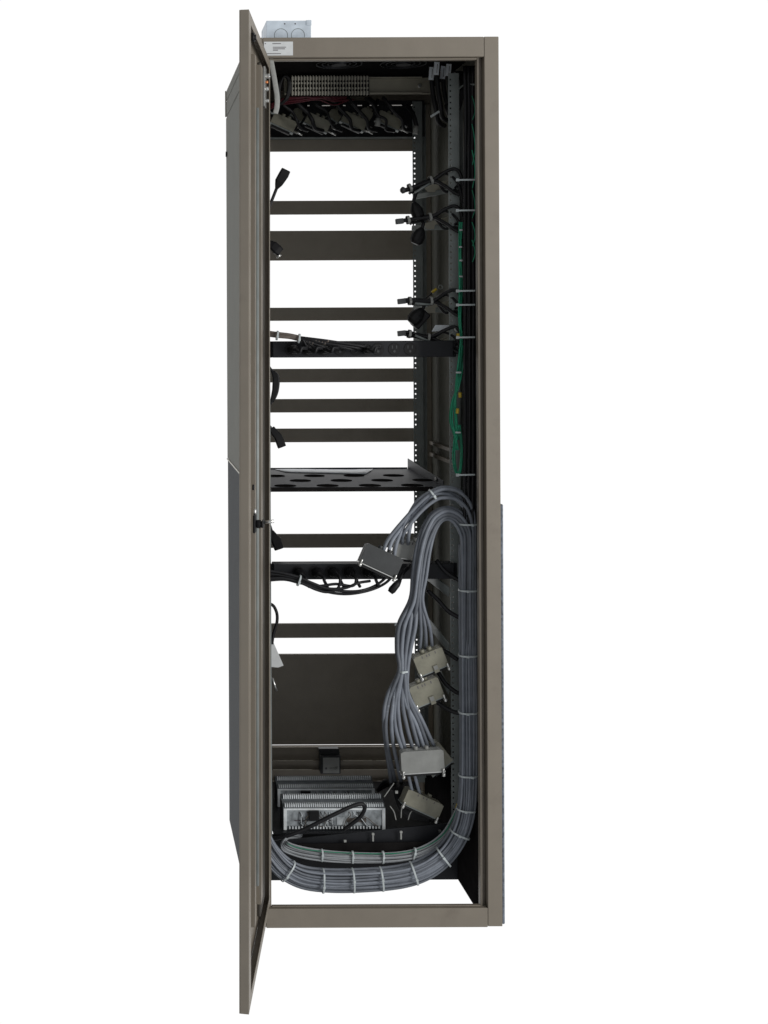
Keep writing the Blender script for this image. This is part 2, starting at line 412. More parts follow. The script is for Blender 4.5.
# group A: outermost cables, arch over the top to the two upper connectors
A_ends = [((383,551,.09),(390.5,536)), ((388,554,.088),(394.5,537)), ((394,557,.09),(398.5,538)), ((402,545,.148),(404,533)), ((408,546,.15),(409,533))]
Aslots = [(-.0175,-.002),(-.0125,.006),(-.0185,.0075),(-.0115,-.004),(-.0150,.013)]
archA = [((417.5,507.5),1.15,1),((432.5,494.5),1,1),((446,491.5),1,1),((458,496.5),1,.9),((466,508),1,.6),((468.5,524),1,.2)]
for i, (e, m_) in enumerate(A_ends):
    cs = [(P(x, y, .10), s, rc) for (x, y), s, rc in archA] + TR
    pts = [P(*e), P(m_[0], m_[1], .095)] + sweep(cs, *Aslots[i], 100+i, -.0152)
    cable(gb, 'cable', pts, .0047, 'greycable', 10)
    if i == 2: sleeve(gb, pts, 7.0, 8.2, .0052)
# group B: inner arch; four fall through the tie to the low connectors, three to the beige hoods
archB = [((416,600),1.15),((419,575),1.15),((422.5,550),1.15),((428,531),1.15),((436,518),1.15),((447.5,513),1.15),((458.5,518),1.15),((466,530),1.1)]
Bl_end = [((396,786),(386,735),(389,700)),((402,786),(392,735),(393.5,700)),((405,748.5),(400,727),(398,702)),((412.5,748),(407,727),(402.5,702)),((418.5,747.5),(413,727),(407,702)),((428,746.5),(419,722),(408,697)),((434,746),(421,718),(408.5,694)),((392,788),(384,728),(386.5,698)),((408,766),(396,730),(395,704)),((424,748),(416,724),(405,700))]
Bl_slot = [(-.0085,.000),(-.0095,.009),(-.004,-.006),(-.002,.003),(-.0045,.012),(.001,-.006),(.0035,.008),(-.012,.004),(-.0065,.014),(.003,-.001)]
for i, (e0, e1, e2) in enumerate(Bl_end):
    dx = (i - 3)*1.35 if i < 7 else (-4.6, -1.5, 2.6)[i-7]; dy = (-.006, .006)[i % 2]
    low = [P(*e0, .125 if e0[1] < 775 else .28), P(*e1, .112), P(*e2, .10), P(403.5+dx, 671, .10+dy), P(404+dx*1.6, 650, .10+dy), P(407.5+dx*2.0, 625, .10+dy)]
    cs = [(P(x, y, .10), s) for (x, y), s in archB] + TR
    pts = low + sweep(cs, *Bl_slot[i], 200+i)
    if i < 5: sleeve(gb, pts, *((1.7,2.25),(1.75,2.3),(1.9,2.6),(1.6,2.1),(2.0,2.6))[i], .0047)
    if i == 6: sleeve(gb, pts, 2.05, 2.6, .0047)
    cable(gb, 'cable', pts, .0049, 'greycable', 10)
Br_end = [((419.5,651),(421,632)),((426,649),(425.5,630)),((432.5,650),(430,628))]
Br_slot = [(.0085,-.004),(.0115,.004),(.0145,-.002)]
for i, (e0, e1) in enumerate(Br_end):
    cs = [(P(x, y, .10), s) for (x, y), s in archB] + TR
    pts = [P(*e0, .125), P(*e1, .11)] + sweep(cs, *Br_slot[i], 300+i)
    cable(gb, 'cable', pts, RC, 'greycable', 10)
# group C: thinner cables that join lower in the trunk
for i in range(7):
    a = -.017 + .0056*i; b_ = random.uniform(-.0105, -.007)
    cs = [(P(469, 575 + random.uniform(-20, 25), YT+.016), 1.0)] + TR[2:]
    cable(gb, 'thin_cable', sweep(cs, a, b_, 400+i), .0031, 'greycable', 8)
# hidden fill layer so the bundle is a solid round
for i in range(6):
    a = -.015 + .006*i
    cable(gb, 'cable', sweep(TR, a, .015, 500+i), RC, 'greycable', 8)
# ties on the trunk
def path_at(px, py): return P(px, py, YT) - gb.location
def mk(px, py, dx, dy, ru, rv=.019, hd=-1, tail=0): 
    t = P(px+dx, py+dy, YT) - P(px, py, YT)
    tie_ring(gb, path_at(px, py), t, ru, rv, hd, tail=tail)
for (y, hd) in ((524,-1),(590,1),(655,1),(712,1),(775,-1),(809.5,1)): mk(468 if y < 800 else 466.2, y, 0 if y < 800 else -1, 10, .0235, .0195, hd)
mk(459.8, 834, -6, 14, .0255, .021, 1); mk(443.5, 856.8, -9, 7, .0275, .022, 1)
mk(414, 873.3, -10, 3.2, .029, .0235, -1); mk(381.5, 879, -10, 1, .029, .0235, 1); mk(353, 880.5, -10, .4, .029, .0235, 1)
mk(323, 880.8, -10, -.4, .029, .0235, -1, .012); mk(288, 871, -9, -6.5, .029, .0235, -1)
tie_ring(gb, P(403.3, 671, .10) - gb.location, Vector((.05, 0, -1)), .0125, .0125, 1)
tie_ring(gb, P(432.5, 494.5, .10) - gb.location, Vector((1, 0, .7)), .0145, .013, 1)
# ================================================================== UPPER SMALL BUNDLE
sb = thing('wire_bundle', 'slim bundle of pale grey wires running above the thick bundle at the cabinet bottom', 'wire bundle', P(350, 852, .13))
lo = [(300,838),(288,838),(284,845),(295,850.5),(315,854.5),(345,857),(385,857.5),(412,854.5),(432,847),(447,835),(457,818),(465,800)]
CS = [(P(x, y, (.22, .17, .13)[i] if i < 3 else (.125 if i < 10 else .135)), 1) for i, (x, y) in enumerate(lo)]
k = 0
for i in range(6):
    for j in range(2):
        m_ = 'green' if (i, j) == (0, 0) else 'wire'
        cable(sb, 'wire', sweep(CS, -.0105 + .0042*i, -.004 + .007*j, 600+k), .0013 if m_ == 'green' else .00235, m_, 8); k += 1
for (x, y) in ((322,855.3),(352.5,857.2),(383,857.3),(414,853.8)):
    tie_ring(sb, P(x, y, .125) - sb.location, Vector((-1, 0, .02 if x < 400 else .2)), .0150, .0098, 1, tail=.012)
# ================================================================== HOODED CONNECTORS
def hood(px, py, Y, wpx, hpx, ang, m, label, tilt=0, latch=True, screws=True, thick=.026, slots=True, group='hooded connectors on the grey cables', shape=0):
    root = thing('cable_connector', label, 'connector', P(px, py, Y), group)
    root.rotation_euler = (math.radians(random.uniform(-6, 6)), -math.radians(ang), math.radians(tilt))
    s = MPX(Y); w, h = wpx*s/2, hpx*s/2
    b = MB()
    if shape == 0: prof = [(-w,-h),(w,-h),(w,h*.86),(w*.86,h),(-w*.86,h),(-w,h*.86)]
    else: prof = [(-w,-h),(w,-h),(w*.97,h*.45),(w*.70,h),(-w*.70,h),(-w*.97,h*.45)]
    b.prism(prof, -thick/2, -.0008)
    b.prism([(x*.995, z*.995) for x, z in prof], .0008, thick/2)
    b.prism([(x*.97, z*.97) for x, z in prof], -.0007, .0007)
    body = b.build('hood', m, root, .0012)
    b = MB(); b.box(-w*1.04, w*1.04, -thick*.42, thick*.42, -h-.0035, -h-.0003); b.build('flange', 'steel' if m != 'hood' else 'zinc', root, .0006)
    b = MB(); b.box(-w*.8, w*.8, -thick*.28, thick*.28, -h-.010, -h-.0037); b.build('contact_shell', 'plastic', root, .001)
    if slots:
        b = MB()
        for q in (-.42, -.12, .06, .48): b.box(w*q-.0012, w*q+.0012, -thick/2-.0004, -thick/2+.0002, h*.62, h*.86)
        b.build('key_slot', 'ink', root)
    if latch:
        b = MB(); b.box(-w*.02, w*.32, -thick/2-.003, -thick/2-.0002, -h*1.25, -h*.45); b.build('latch', m, root, .0008)
        b = MB(); b.box(w*.02, w*.28, -thick/2-.0036, -thick/2-.0031, -h*.92, -h*.5); b.build('latch_label', 'greyhood', root)
    if screws:
        for sx in (-1, 1):
            b = MB(); x = sx*w*.93
            b.ring_sweep([Vector((x, -thick*.5-.003, -h*.72)), Vector((x, -thick*.5-.003, -h-.004))], .0030, 10)
            b.ring_sweep([Vector((x, -thick*.5-.003, -h-.0042)), Vector((x, -thick*.5-.003, -h-.011))], .0046, 12)
            b.build('thumbscrew', 'steel', root, .0005)
    b = MB(); b.ring_sweep([Vector((-w*.25, 0, h*.98)), Vector((-w*.25, 0, h+.008))], .006, 12); b.ring_sweep([Vector((w*.25, 0, h*.98)), Vector((w*.25, 0, h+.008))], .006, 12)
    b.build('cable_boot', m, root, .0006)
    return root
hood(409.5, 549, .15, 32, 18, -9, 'palehood', 'pale grey hooded connector behind the dark grey one by the lower power strip', latch=False, screws=False)
hood(380.5, 560, .085, 40, 20, -25, 'darkhood', 'dark charcoal hooded connector tilted in front of the lower power strip', latch=False, slots=False, thick=.03)
hood(429.5, 660, .11, 31, 20, 22, 'hood', 'beige hooded connector with pale tag, upper of the two stacked beside the cable trunk')
hood(425.5, 690.5, .12, 31, 22, 22, 'hood', 'beige hooded connector below its twin, beside the cable trunk')
hood(434, 757, .15, 26, 25, 38, 'hood', 'beige connector mostly hidden behind the wide plain grey one', latch=False, screws=False)
hood(421.5, 760, .10, 43, 22, 3.5, 'greyhood', 'wide plain grey connector hood hanging level above the bottom tray', latch=False, slots=False)
hood(421.5, 802, .17, 39, 15, -25, 'hood', 'long beige connector lying tilted on the bottom tray', latch=False, thick=.04)
# two short cables into the low one
lc = thing('cable_pair', 'two short grey cables dropping into the long beige connector on the tray', 'cable', P(415, 780, .15))
for (x0, x1) in ((406, 413), (412, 420)):
    cable(lc, 'cable', [P(x0, 765, .13), P((x0+x1)/2, 780, .145), P(x1, 795, .165)], RC, 'greycable', 10)
# ================================================================== TOP: connectors on the slotted plate
for i, (x, y) in enumerate(((283.4,123),(317.4,122.5),(353.7,121.5),(389,120.5))):
    r = hood(x, y, .5, 25, 11, -25, 'hood', ('beige connector at the left end of the front row under the slotted plate',
        'beige connector second from the door in the front row under the slotted plate','beige connector third from the door in the front row under the slotted plate',
        'beige connector nearest the rear rail in the front row under the slotted plate')[i], latch=False, slots=False, screws=False, thick=.022, group='beige connectors under the slotted plate')
    s = MPX(.5)
    w = 11*s
    b = MB(); b.box(w*1.02, w*1.55, -.010, .010, -.011, .004); b.build('plug_block', 'plastic', r, .001)
    b = MB(); b.cyl((w*1.2, -.012, -.012), (w*2.0, -.012, -.012), .0028, 10); b.cyl((w*1.3, -.010, .002), (w*1.75, -.010, .002), .0028, 10); b.build('jack_screw', 'steel', r)
    b = MB(); b.tube([Vector((-w, 0, .002)), Vector((-w*1.5, .01, .012)), Vector((-w*1.6, .03, .05))], .005, 9); b.build('cable', 'rubber', r)
for i, (x, y) in enumerate(((298,114.5),(334.5,115.5),(366,114))):
    hood(x, y, .56, 13, 9, -35, 'hood', ('small beige connector in the back row nearest the door under the slotted plate','small beige connector in the middle of the back row under the slotted plate','small beige connector of the back row farthest from the door under the slotted plate')[i],
         latch=False, slots=False, screws=False, thick=.02, group='small beige connectors in the back row', shape=1)
for i, (x, y) in enumerate(((377, 112), (415, 120))):
    t = thing('loose_cable', ('black cord end with grey tip hanging among the top connectors', 'black cord end with grey tip hanging beside the top of the rear rail')[i], 'cord', P(x, y, .47))
    cable(t, 'cord', [P(x-8, y-14, .5), P(x-3, y-8, .48), P(x, y, .47), P(x+1.5, y+7, .47)], .006, 'rubber')
    b = MB(); q = rel(t, [P(x+1.2, y+6, .47), P(x+.4, y+14, .47)]); b.ring_sweep(q, .0075, 10); b.build('cord_tip', 'strap', t)
dk = thing('cable_bundle', 'tangled dark leads draped between the beige connectors under the slotted plate', 'cable bundle', P(340, 112, .46))
for i, x in enumerate((288, 303, 322, 340, 357, 374, 392)):
    j = random.uniform(-3, 3)
    cable(dk, 'lead', [P(x-9, 97+j*.4, .45), P(x-4+j, 105, .44), P(x+4, 112+j, .45), P(x+9+j, 120, .45), P(x+12, 128+j*.5, .47), P(x+20, 131, .49)], random.choice((.0042, .0052, .006)), 'rubber', 8)
# red wires, looms of black wire at the top
rw = thing('wire_bundle', 'dark red wires running under the terminal strip', 'wire bundle', P(305, 100, .42))
for i in range(9):
    y = 98 + random.uniform(-2, 4)
    cable(rw, 'wire', [P(270, 107+random.uniform(-3, 2), .45), P(285, y+2, .43), P(300, y, .42), P(318, y-1+random.uniform(-2, 2), .42), P(334, y+random.uniform(-2, 3), .43), P(346+random.uniform(-4, 8), 96+random.uniform(0, 6), .45)], .0022, 'red', 7)
bl = thing('wire_coil', 'coiled black wires beside the left end of the terminal strip', 'wire coil', P(284, 88, .38))
for i in range(7):
    r_ = 8 + i*.9; cx = 283 + random.uniform(-1, 1.5)
    cable(bl, 'wire', [P(cx-4, 100, .38), P(cx-3-i*.3, 86, .37), P(cx+1, 76.5-i*.2, .36+i*.003), P(cx+6, 79+i*.3, .36), P(cx+8-i*.4, 88, .365), P(cx+4, 98, .37), P(cx-2, 104, .38)], .0036, 'plastic', 8)
# ================================================================== TERMINAL STRIP on mounting channel
Yt = .40
ts = thing('terminal_strip', 'long row of pale terminals on a taupe mounting channel under the roof', 'terminal strip', P(360, 86, Yt))
c0, c1 = P(284, 95, Yt+.03), P(432, 77.5, Yt+.03)
b = MB(); o_ = ts.location
x0, x1 = c0.x - o_.x, c1.x - o_.x; z0, z1 = c0.z - o_.z, c1.z - o_.z
b.box(x0, x1, .03, .032, z0, z1); b.box(x0, x1-.03, .015, .0298, z0, z0+.004); b.box(x0, x1-.03, .015, .0298, z1-.004, z1)
b.box(x1-.03, x1, .022, .0298, z0+.001, z0+.0028)
b.build('channel', 'channel', ts, .001)
b = MB(); q = P(419.5, 86, Yt+.03) - o_; b.cyl((q.x, .0302, q.z), (q.x, .024, q.z), .0055, 12); b.build('screw', 'steel', ts, .0008)
term0 = None
b = MB(); b.box(P(290, 86, Yt).x - o_.x, P(369.5, 86, Yt).x - o_.x, .0045, .0145, P(330, 95.6, Yt).z - o_.z, P(330, 75.2, Yt).z - o_.z); b.build('terminal_base', 'matte', ts)
xa = P(291, 86, Yt).x - o_.x; xb = P(368.5, 86, Yt).x - o_.x
zt, zb = P(330, 75.5, Yt).z - o_.z, P(330, 95.3, Yt).z - o_.z
nT = 26; pw = (xb-xa)/nT
def term_mesh():
    b = MB(); w = pw*.42; hh = (zt-zb)
    b.box(-w*.35, w*.35, .0002, .004, zb, zt)
    for f in (.10, .34, .60, .84):
        z = zb + hh*f
        b.box(-w*.74, w*.74, -.006, -.0002, z-hh*(.09 if f in (.10,.84) else .045), z+hh*(.09 if f in (.10,.84) else .045))
    return b
for i in range(nT):
    if term0 is None:
        term0 = term_mesh().build('terminal', 'term', ts); o = term0
    else:
        o = term0.copy(); COL.objects.link(o); o.parent = ts
    o.location = (xa + pw*(i+.5), 0, 0)
# ================================================================== GROUND STRAP at top left
st = thing('ground_strap', 'flat grey webbing strap hanging between the door and the top bar', 'strap', P(275, 85, .006))
b = MB(); b.ring_sweep(rel(st, spline([P(270.5, 58, .014), P(272.3, 68, .012), P(274.8, 82, .006), P(277, 97, .0), P(276.8, 107, .0), P(275.2, 113.5, .002)], 6)), 1, 8, True, flat=(.0012, .0066)); b.build('webbing', 'strap', st)
b = MB(); b.ring_sweep(rel(st, spline([P(275.5, 113, .006), P(271.5, 113, .008), P(267, 108.5, .012), P(262, 100, .014)], 6)), 1, 8, True, flat=(.0012, .0022)); b.build('webbing_return', 'zinc', st)
# ================================================================== TOP RIGHT hanging cords with flags
for i, (x, y0, y1, Y, dx) in enumerate(((431.5,67,80,.30,7),(436.5,62,75,.27,6),(443,66,79,.30,9),(448.5,64,76,.26,4))):
    t = thing('labelled_cable', ('black cord with a grey flag label, leftmost in the top right corner','black cord whose pale flag label stands highest in the top right corner','black cord with a grey flag label behind the rightmost flag','black cord with a pale flag label, nearest the right post at the top')[i], 'cord', P(x, y1, Y), 'labelled cords in the top right corner')
    cable(t, 'cord', [P(x-1, y0-4, Y+.01), P(x, y1-2, Y), P(x+1.5, y1+14, Y), P(x+dx*.5+1, y1+30, Y), P(x+dx, y1+42, Y+.02), P(x+dx+6, y1+46, Y+.05)], .0064, 'rubber')
    b = MB(); c = P(x, (y0+y1)/2, Y-.006) - t.location; s = MPX(Y)
    b.cbox(c, (5.2*s, .0012, (y1-y0)*s), Matrix.Rotation(math.radians(5), 4, 'Y')); b.build('flag_label', 'paper', t, .0002)
    b = MB(); b.cbox(c + Vector((.0015, -.0009, 0)), (.0012, .0004, (y1-y0)*s*.7), Matrix.Rotation(math.radians(5), 4, 'Y')); b.build('label_print', 'ink', t)
t = thing('power_plug', 'black moulded plug at the lower end of the top right cords', 'plug', P(452, 114, .24))
b = MB(); q = rel(t, [P(446, 104, .24), P(449, 110, .24), P(453, 116, .24), P(455.5, 119.5, .24)]); b.ring_sweep(q, [.006, .010, .014, .009], 12); b.build('plug_body', 'plastic', t)
t = thing('wire_coil', 'looped black wires hanging beside the right post at the top', 'wire coil', P(460, 92, .2))
for i in range(4):
    cable(t, 'wire', [P(450+i, 76, .22), P(456+i*2, 72, .2), P(461+i*.8, 82, .19), P(460+i*.8, 98, .19), P(456+i*.5, 112, .2), P(454, 108-i, .22), P(453, 95, .23), P(454, 84, .23)], .003, 'rubber', 8)
t = MB(); t.ring_sweep(spline([P(459, 89, .18), P(463, 85.5, .15), P(468, 84, .12), P(474, 84.5, .08)], 6), .0022, 8)
tag(t.build('cable_tie', 'zinc'), 'dull grey tie holding the looped black wires to the right post', 'cable tie')
t = MB(); c = P(435, 114, .26); t.cbox(c, (.027, .004, .006), Matrix.Rotation(math.radians(-32), 4, 'Y'))
tag(t.build('pale_bar', 'tie', None, .001), 'pale diagonal bar beside the top of the rear rail', 'clip')  # small pale bar set diagonally near the rear rail
# ================================================================== BLACK TRUNK with green wires on the right
bt = thing('cable_bundle', 'straight black cable trunk running down inside the right post', 'cable bundle', P(467, 300, .10))
for i in range(7):
    x = 465.0 + i*2.0; Y = .10 + (.008 if i % 2 else 0)
    cable(bt, 'cable', [P(x+random.uniform(-.6,.6), y, Y+random.uniform(-.003,.003)) for y in (66, 120, 180, 240, 300, 360, 420, 470, 520, 580)], .0041, 'rubber', 8)
for y in (180, 210.5, 291, 305, 337.5, 475):
    b = MB(); a0, a1 = P(457.5, y, .085) - bt.location, P(475.5, y-.3, .075) - bt.location
    b.cbox((a0+a1)/2, ((a1-a0).length, .0014, .0042), Matrix.Rotation(math.radians(-.5), 4, 'Y')); b.cbox(a0, (.0072, .005, .0072)); b.build('cable_tie', 'tie', bt, .0005)
gw = thing('wire_bundle', 'thin green earth wires with yellow crimps beside the black trunk', 'wire bundle', P(460, 380, .14))
for (pts, n, am) in (
    ([(461.5,222),(461,250),(461.3,280),(461,300),(460.5,320),(462,340),(460.5,360),(458.5,380),(456,400),(457,420),(458,440)], 7, 2.0),
    ([(463,345),(462.5,365),(459,385),(453,402),(451.5,420),(455,434),(458,450)], 4, 1.8),
    ([(458.5,425),(455,440),(453.5,458),(456,470),(459,474),(461,465),(461.5,445),(459.5,425)], 4, 1.2)):
    for k in range(n):
        ox = random.uniform(-am, am)
        cable(gw, 'wire', [P(x + ox + random.uniform(-.5, .5), y, .135 + random.uniform(-.008, .008)) for x, y in pts], .0017, 'green', 7)
for (x, y, an) in ((458,336,0),(465,354,8),(460,395,0),(457.5,411,5)):
    b = MB(); ax = Matrix.Rotation(math.radians(an), 4, 'Y') @ Vector((0, 0, .0065)); c = P(x, y, .118) - gw.location; b.cyl(c-ax, c+ax, .0042, 10); b.build('crimp', 'yellow', gw)
for (x, y) in ((461,230),(460.5,247),(461,260.5),(461,276.5),(458.5,372.5),(458,432.5)):
    b = MB(); b.cbox(P(x, y, .122) - gw.location, (.013 if y > 300 else .007, .006, .0042)); b.build('cable_tie', 'tie', gw, .0006)
gp = thing('wire_bundle', 'single green wires peeping along the inner edge of the right post', 'wire bundle', P(474, 200, .085))
for (ya, yb) in ((96,120),(124,165),(150,188),(190,218),(222,246),(240,262)):
    cable(gp, 'wire', [P(472, ya, .09), P(474.2, ya*.7+yb*.3, .085), P(475, ya*.35+yb*.65, .085), P(472.5, yb, .09)], .0013, 'green', 7)
# ================================================================== CABLE ARMS on the right rail
arm_labels = ('tied loom of black cords and a round grey knob, topmost at the right rail',
  'tied loom of black cords and a square end, second from top at right rail',
  'level loom of black cords with a yellow crimp above it, at the right rail',
  'lowest loom of black cords, just above the upper power strip at the right rail')
for i, (xl, yl, xr, yr) in enumerate(((404,190,432,180),(402,221,431,217),(404,301,432,301),(404,333,429,338))):
    Ya = .20
    t = thing('cord_loom', arm_labels[i], 'cord loom', P(xr, yr, Ya), 'tied cord looms on the right rail')
    # bracket plate from the front rail to the rear, below the cords
    b = MB(); a0, a1 = P(xl+10, yl+7, Ya+.12) - t.location, P(452, yr+10, Ya) - t.location
    dirv = (a1 - a0); L_ = dirv.length
    b.ring_sweep([a0, a0.lerp(a1, .5), a1], 1, 8, True, flat=(.0015, .007)); b.build('bracket', 'zinc', t, 0)
    for k in range(4):
        o1 = random.uniform(-2.2, 2.2); up = (k % 2 == 0)
        loop = [P(445, yr-(8 if up else -6), Ya-.03), P(455, yr-(11 if up else -13), Ya-.035), P(461, yr-(4 if up else -15), Ya-.04), P(464, yr+14+k, Ya-.05)]
        pts = [P(xl, yl+o1*.6, Ya-.01+k*.004), P((xl*2+xr)/3, (yl*2+yr)/3+o1*.8, Ya-.012+k*.004), P(xr, yr+o1*.5, Ya-.015+k*.004)] + loop
        cable(t, 'cord', pts, .0044, 'rubber', 8)
    for k in range(3):
        y_ = yr + random.uniform(-3, 3)
        cable(t, 'cord', [P(xl+5+k*3, yl+random.uniform(1, 4), Ya+.03), P((xl+xr)/2, (yl+yr)/2+random.uniform(0, 3), Ya+.02), P(xr+3, y_, Ya+.01), P(xr+14, yr+(-6, 8, 12)[k], Ya), P(457+k*2, yr+(2, 12, 6)[k], Ya-.04), P(463, yr+22+4*k, Ya-.05)], .0034, 'rubber', 8)
    b = MB(); b.prism([(p.x - t.location.x, p.z - t.location.z) for p in (P(xr-8, yr+7, .25), P(xr+18, yr-1, .25), P(xr+20, yr+12, .25), P(xr-4, yr+12, .25))], .05, .052); b.build('bracket_plate', 'channel', t, .0004)
    dv = (P(xr, yr, Ya) - P(xl, yl, Ya))
    for f in (.18, .93):
        tie_ring(t, P(xl, yl, Ya).lerp(P(xr, yr, Ya), f) - t.location + Vector((0, -.008, 0)), dv, .0105, .014, 1, 'strap', .0032)
    b = MB(); q0, q1 = P(xl+1, yl, Ya-.01) - t.location, P(xl-2.5, yl+.3, Ya-.012) - t.location
    if i == 0:
        b.ring_sweep([q0, q0.lerp(q1, .3), q0.lerp(q1, .8), q1 + Vector((-.003, 0, 0))], [.005, .0085, .009, .004], 12)
    else:
        b.cbox(q1, (.020, .013, .014), Matrix.Rotation(math.radians(-6), 4, 'Y'))
    b.build('cord_end', 'darkhood', t, .0015 if i else 0)
    if i != 1:
        b = MB(); q = rel(t, [P(xl+11, yl+2.5, Ya-.03), P(xl+26, yr+3.5, Ya-.03)]); b.ring_sweep(q, .003, 8); b.build('cord', 'zinc', t)
    # the black plug that hangs under the arm
    px_, py_, an, sz = ((417,212,20,1.0),(418,237,-25,.95),(416,317,-42,1.0),(420,328,-30,.5))[i]
    if i == 3: continue
    u = thing('power_plug', ('round black plug hanging under the topmost cord loom','boxy black plug hanging under the second cord loom','large slanted black plug pair hanging under the level cord loom')[i], 'plug', P(px_, py_, Ya+.0))
    Rm = Matrix.Rotation(math.radians(-an), 4, 'Y')
    b = MB(); s = MPX(Ya)
    def ring(w, d, z): return [Rm @ Vector((w*math.cos(a)*(1 if i == 0 else 1.15), d*math.sin(a), z)) for a in [math.pi*2*k/12 for k in range(12)]]
    hh = 8*s*sz
    b.loft([ring(.010*sz, .010, -hh), ring(.016*sz, .015, -hh*.6), ring(.017*sz, .015, hh*.2), ring(.012*sz, .012, hh*.8), ring(.006*sz, .006, hh*1.3)])
    b.build('plug_body', 'plastic', u, .0015)
    b = MB(); top = Rm @ Vector((0, 0, hh*1.3)); b.tube([top, top + Vector((.003, 0, .012)), P(px_+3, yr+3, Ya+.01) - u.location], .0045, 8); b.build('cord', 'rubber', u)
    if i == 2:
        b = MB(); b.cbox(Rm @ Vector((.014, .01, hh*.2)), (.026, .024, .05), Rm); b.build('plug_body', 'plastic', u, .004)
# yellow crimp with wire above the third arm, ring terminal above the strip
t = thing('ring_terminal', 'yellow crimped ring terminal sticking up behind the level cord loom', 'terminal', P(434, 291, .22))
b = MB(); b.tube(rel(t, [P(425, 299, .23), P(430, 295, .225), P(433, 291.5, .22)]), .0016, 7); b.build('wire', 'rubber', t)
b = MB(); b.cyl(P(432, 292.5, .22) - t.location, P(436.5, 288.8, .22) - t.location, .0038, 10); b.build('crimp', 'yellow', t)
b = MB(); b.torus(P(440.5, 287, .22) - t.location, .0052, .0009); b.build('ring', 'zinc', t)
t = thing('washer', 'bright round washer on the right rail above the yellow crimp', 'washer', P(457, 329, .165))
b = MB(); b.torus((0, 0, 0), .0055, .0022); b.build('ring', 'steel', t)
tg = MB(); tg.prism([(-.022, -.008), (.020, -.006), (.024, .009), (-.012, .009)], -.001, .001, Matrix.Translation(P(440, 328.5, .215)) @ Matrix.Rotation(math.radians(-8), 4, 'X'))
tag(tg.build('paper_tag', 'paper', None), 'pale folded tag between the lowest cord loom and the right rail', 'tag')
# ================================================================== POWER STRIPS
def power_strip(ya, yb, label):
    Y = .158
    z0, z1 = P(360, yb, Y).z, P(360, ya, Y).z
    t = thing('power_strip', label, 'power strip', (0, Y, (z0+z1)/2))
    h = (z1-z0)/2
    b = MB(); b.box(-.232, .232, 0, .045, -h, h); body = b.build('housing', 'black', t, .002)
    b = MB(); b.box(-.2413, -.2322, .012, .0145, -h, h); b.box(.2322, .2413, .012, .0145, -h, h); b.build('mounting_ear', 'black', t, .0005)
    return t, h, Y
def outlet(t, x, Y):
    b = MB(); b.torus((x, -.0003, 0), .0150, .0012, seg=28); ob = b.build('outlet', 'plastic', t)
    b = MB(); b.prism([(x+.0145*math.cos(a), .0145*math.sin(a)) for a in [k*math.pi/10 for k in range(20)]], -.0012, -.0001); b.build('socket_face', 'plastic', ob)
    b = MB(); b.box(x-.007, x-.004, -.0019, -.0013, .001, .009); b.box(x+.004, x+.007, -.0019, -.0013, .001, .009); b.prism([(x+.0032*math.cos(a), -.006+.0032*math.sin(a)) for a in [k*math.pi/6 for k in range(12)]], -.0019, -.0013)
    b.build('socket_hole', 'darkhood', ob)
def plug_in(t, x, droop, x2, z2, m='rubber', r=.0042, extra=None):
    b = MB()
    b.loft([[Vector((x + w*math.cos(a), y, .85*w*math.sin(a))) for a in [k*math.pi/6 for k in range(12)]] for w, y in ((.0145, -.0015), (.0150, -.012), (.0125, -.024), (.007, -.034), (.0055, -.042))])
    p = b.build('plug', 'plastic', t, .001)
    b = MB(); pts = [Vector((x, -.040, 0)), Vector((x + .01*(1 if x2 > x else -1), -.055, -.006))] + (extra or []) + [Vector(((x+x2)/2, -.055, droop)), Vector((x2, -.045, z2))]
    b.tube(pts, r, 8); b.build('cord', m, t)
t1, h1, YS = power_strip(341, 357.3, 'upper black power strip with two empty outlets and cords fanned across it')
for px in (291, 307, 323, 340, 356, 378, 394.3, 410): outlet(t1, P(px, 349, YS).x, YS)
fan = thing('cord_bundle', 'tied brown grey cords that turn black and fan across the upper power strip', 'cord bundle', P(290, 336, .12))
for i in range(9):
    e = 308 + i*7; ey = 350 - (i % 3)*1.2
    st_ = -.8 + (i % 4)*1.1
    pts = [P(262, 332+st_, .13), P(277, 334+st_, .12+.003*(i % 3)), P(290, 335.5+st_*.9, .12), P(300, 338+st_*.8, .12), P(300+(e-300)*.45, 341+.8*(i % 4), .115), P(e, ey-1, .125), P(e+6, ey+1, .15)]
    n0 = 4
    cable(fan, 'cord', pts[:5], .0036, 'browncable', 8)
    cable(fan, 'cord', pts[3:], .0034, 'rubber', 8)
for (x, y) in ((277.2, 335.5), (299, 338.5)): tie_ring(fan, P(x, y, .121) - fan.location, Vector((1, 0, -.15)), .0115, .0105, 1)
for i in range(4):
    x = P((293, 308, 324, 366)[i], 349, YS).x - t1.location.x
    plug_in(t1, x, .004, x+.03, .004)
t2, h2, YS2 = power_strip(564, 579.4, 'lower black power strip with plugs in it and cords sagging below')
for px in (298, 315, 331, 348, 366, 384): outlet(t2, P(px, 572, YS2).x, YS2)
for i, px in enumerate((299, 317, 333, 349, 368)):
    x = P(px, 572, YS2).x - t2.location.x
    plug_in(t2, x, -.012, x + .02, -.03)
fan2 = thing('cord_bundle', 'sagging black cords tied below the lower power strip', 'cord bundle', P(310, 583, .10))
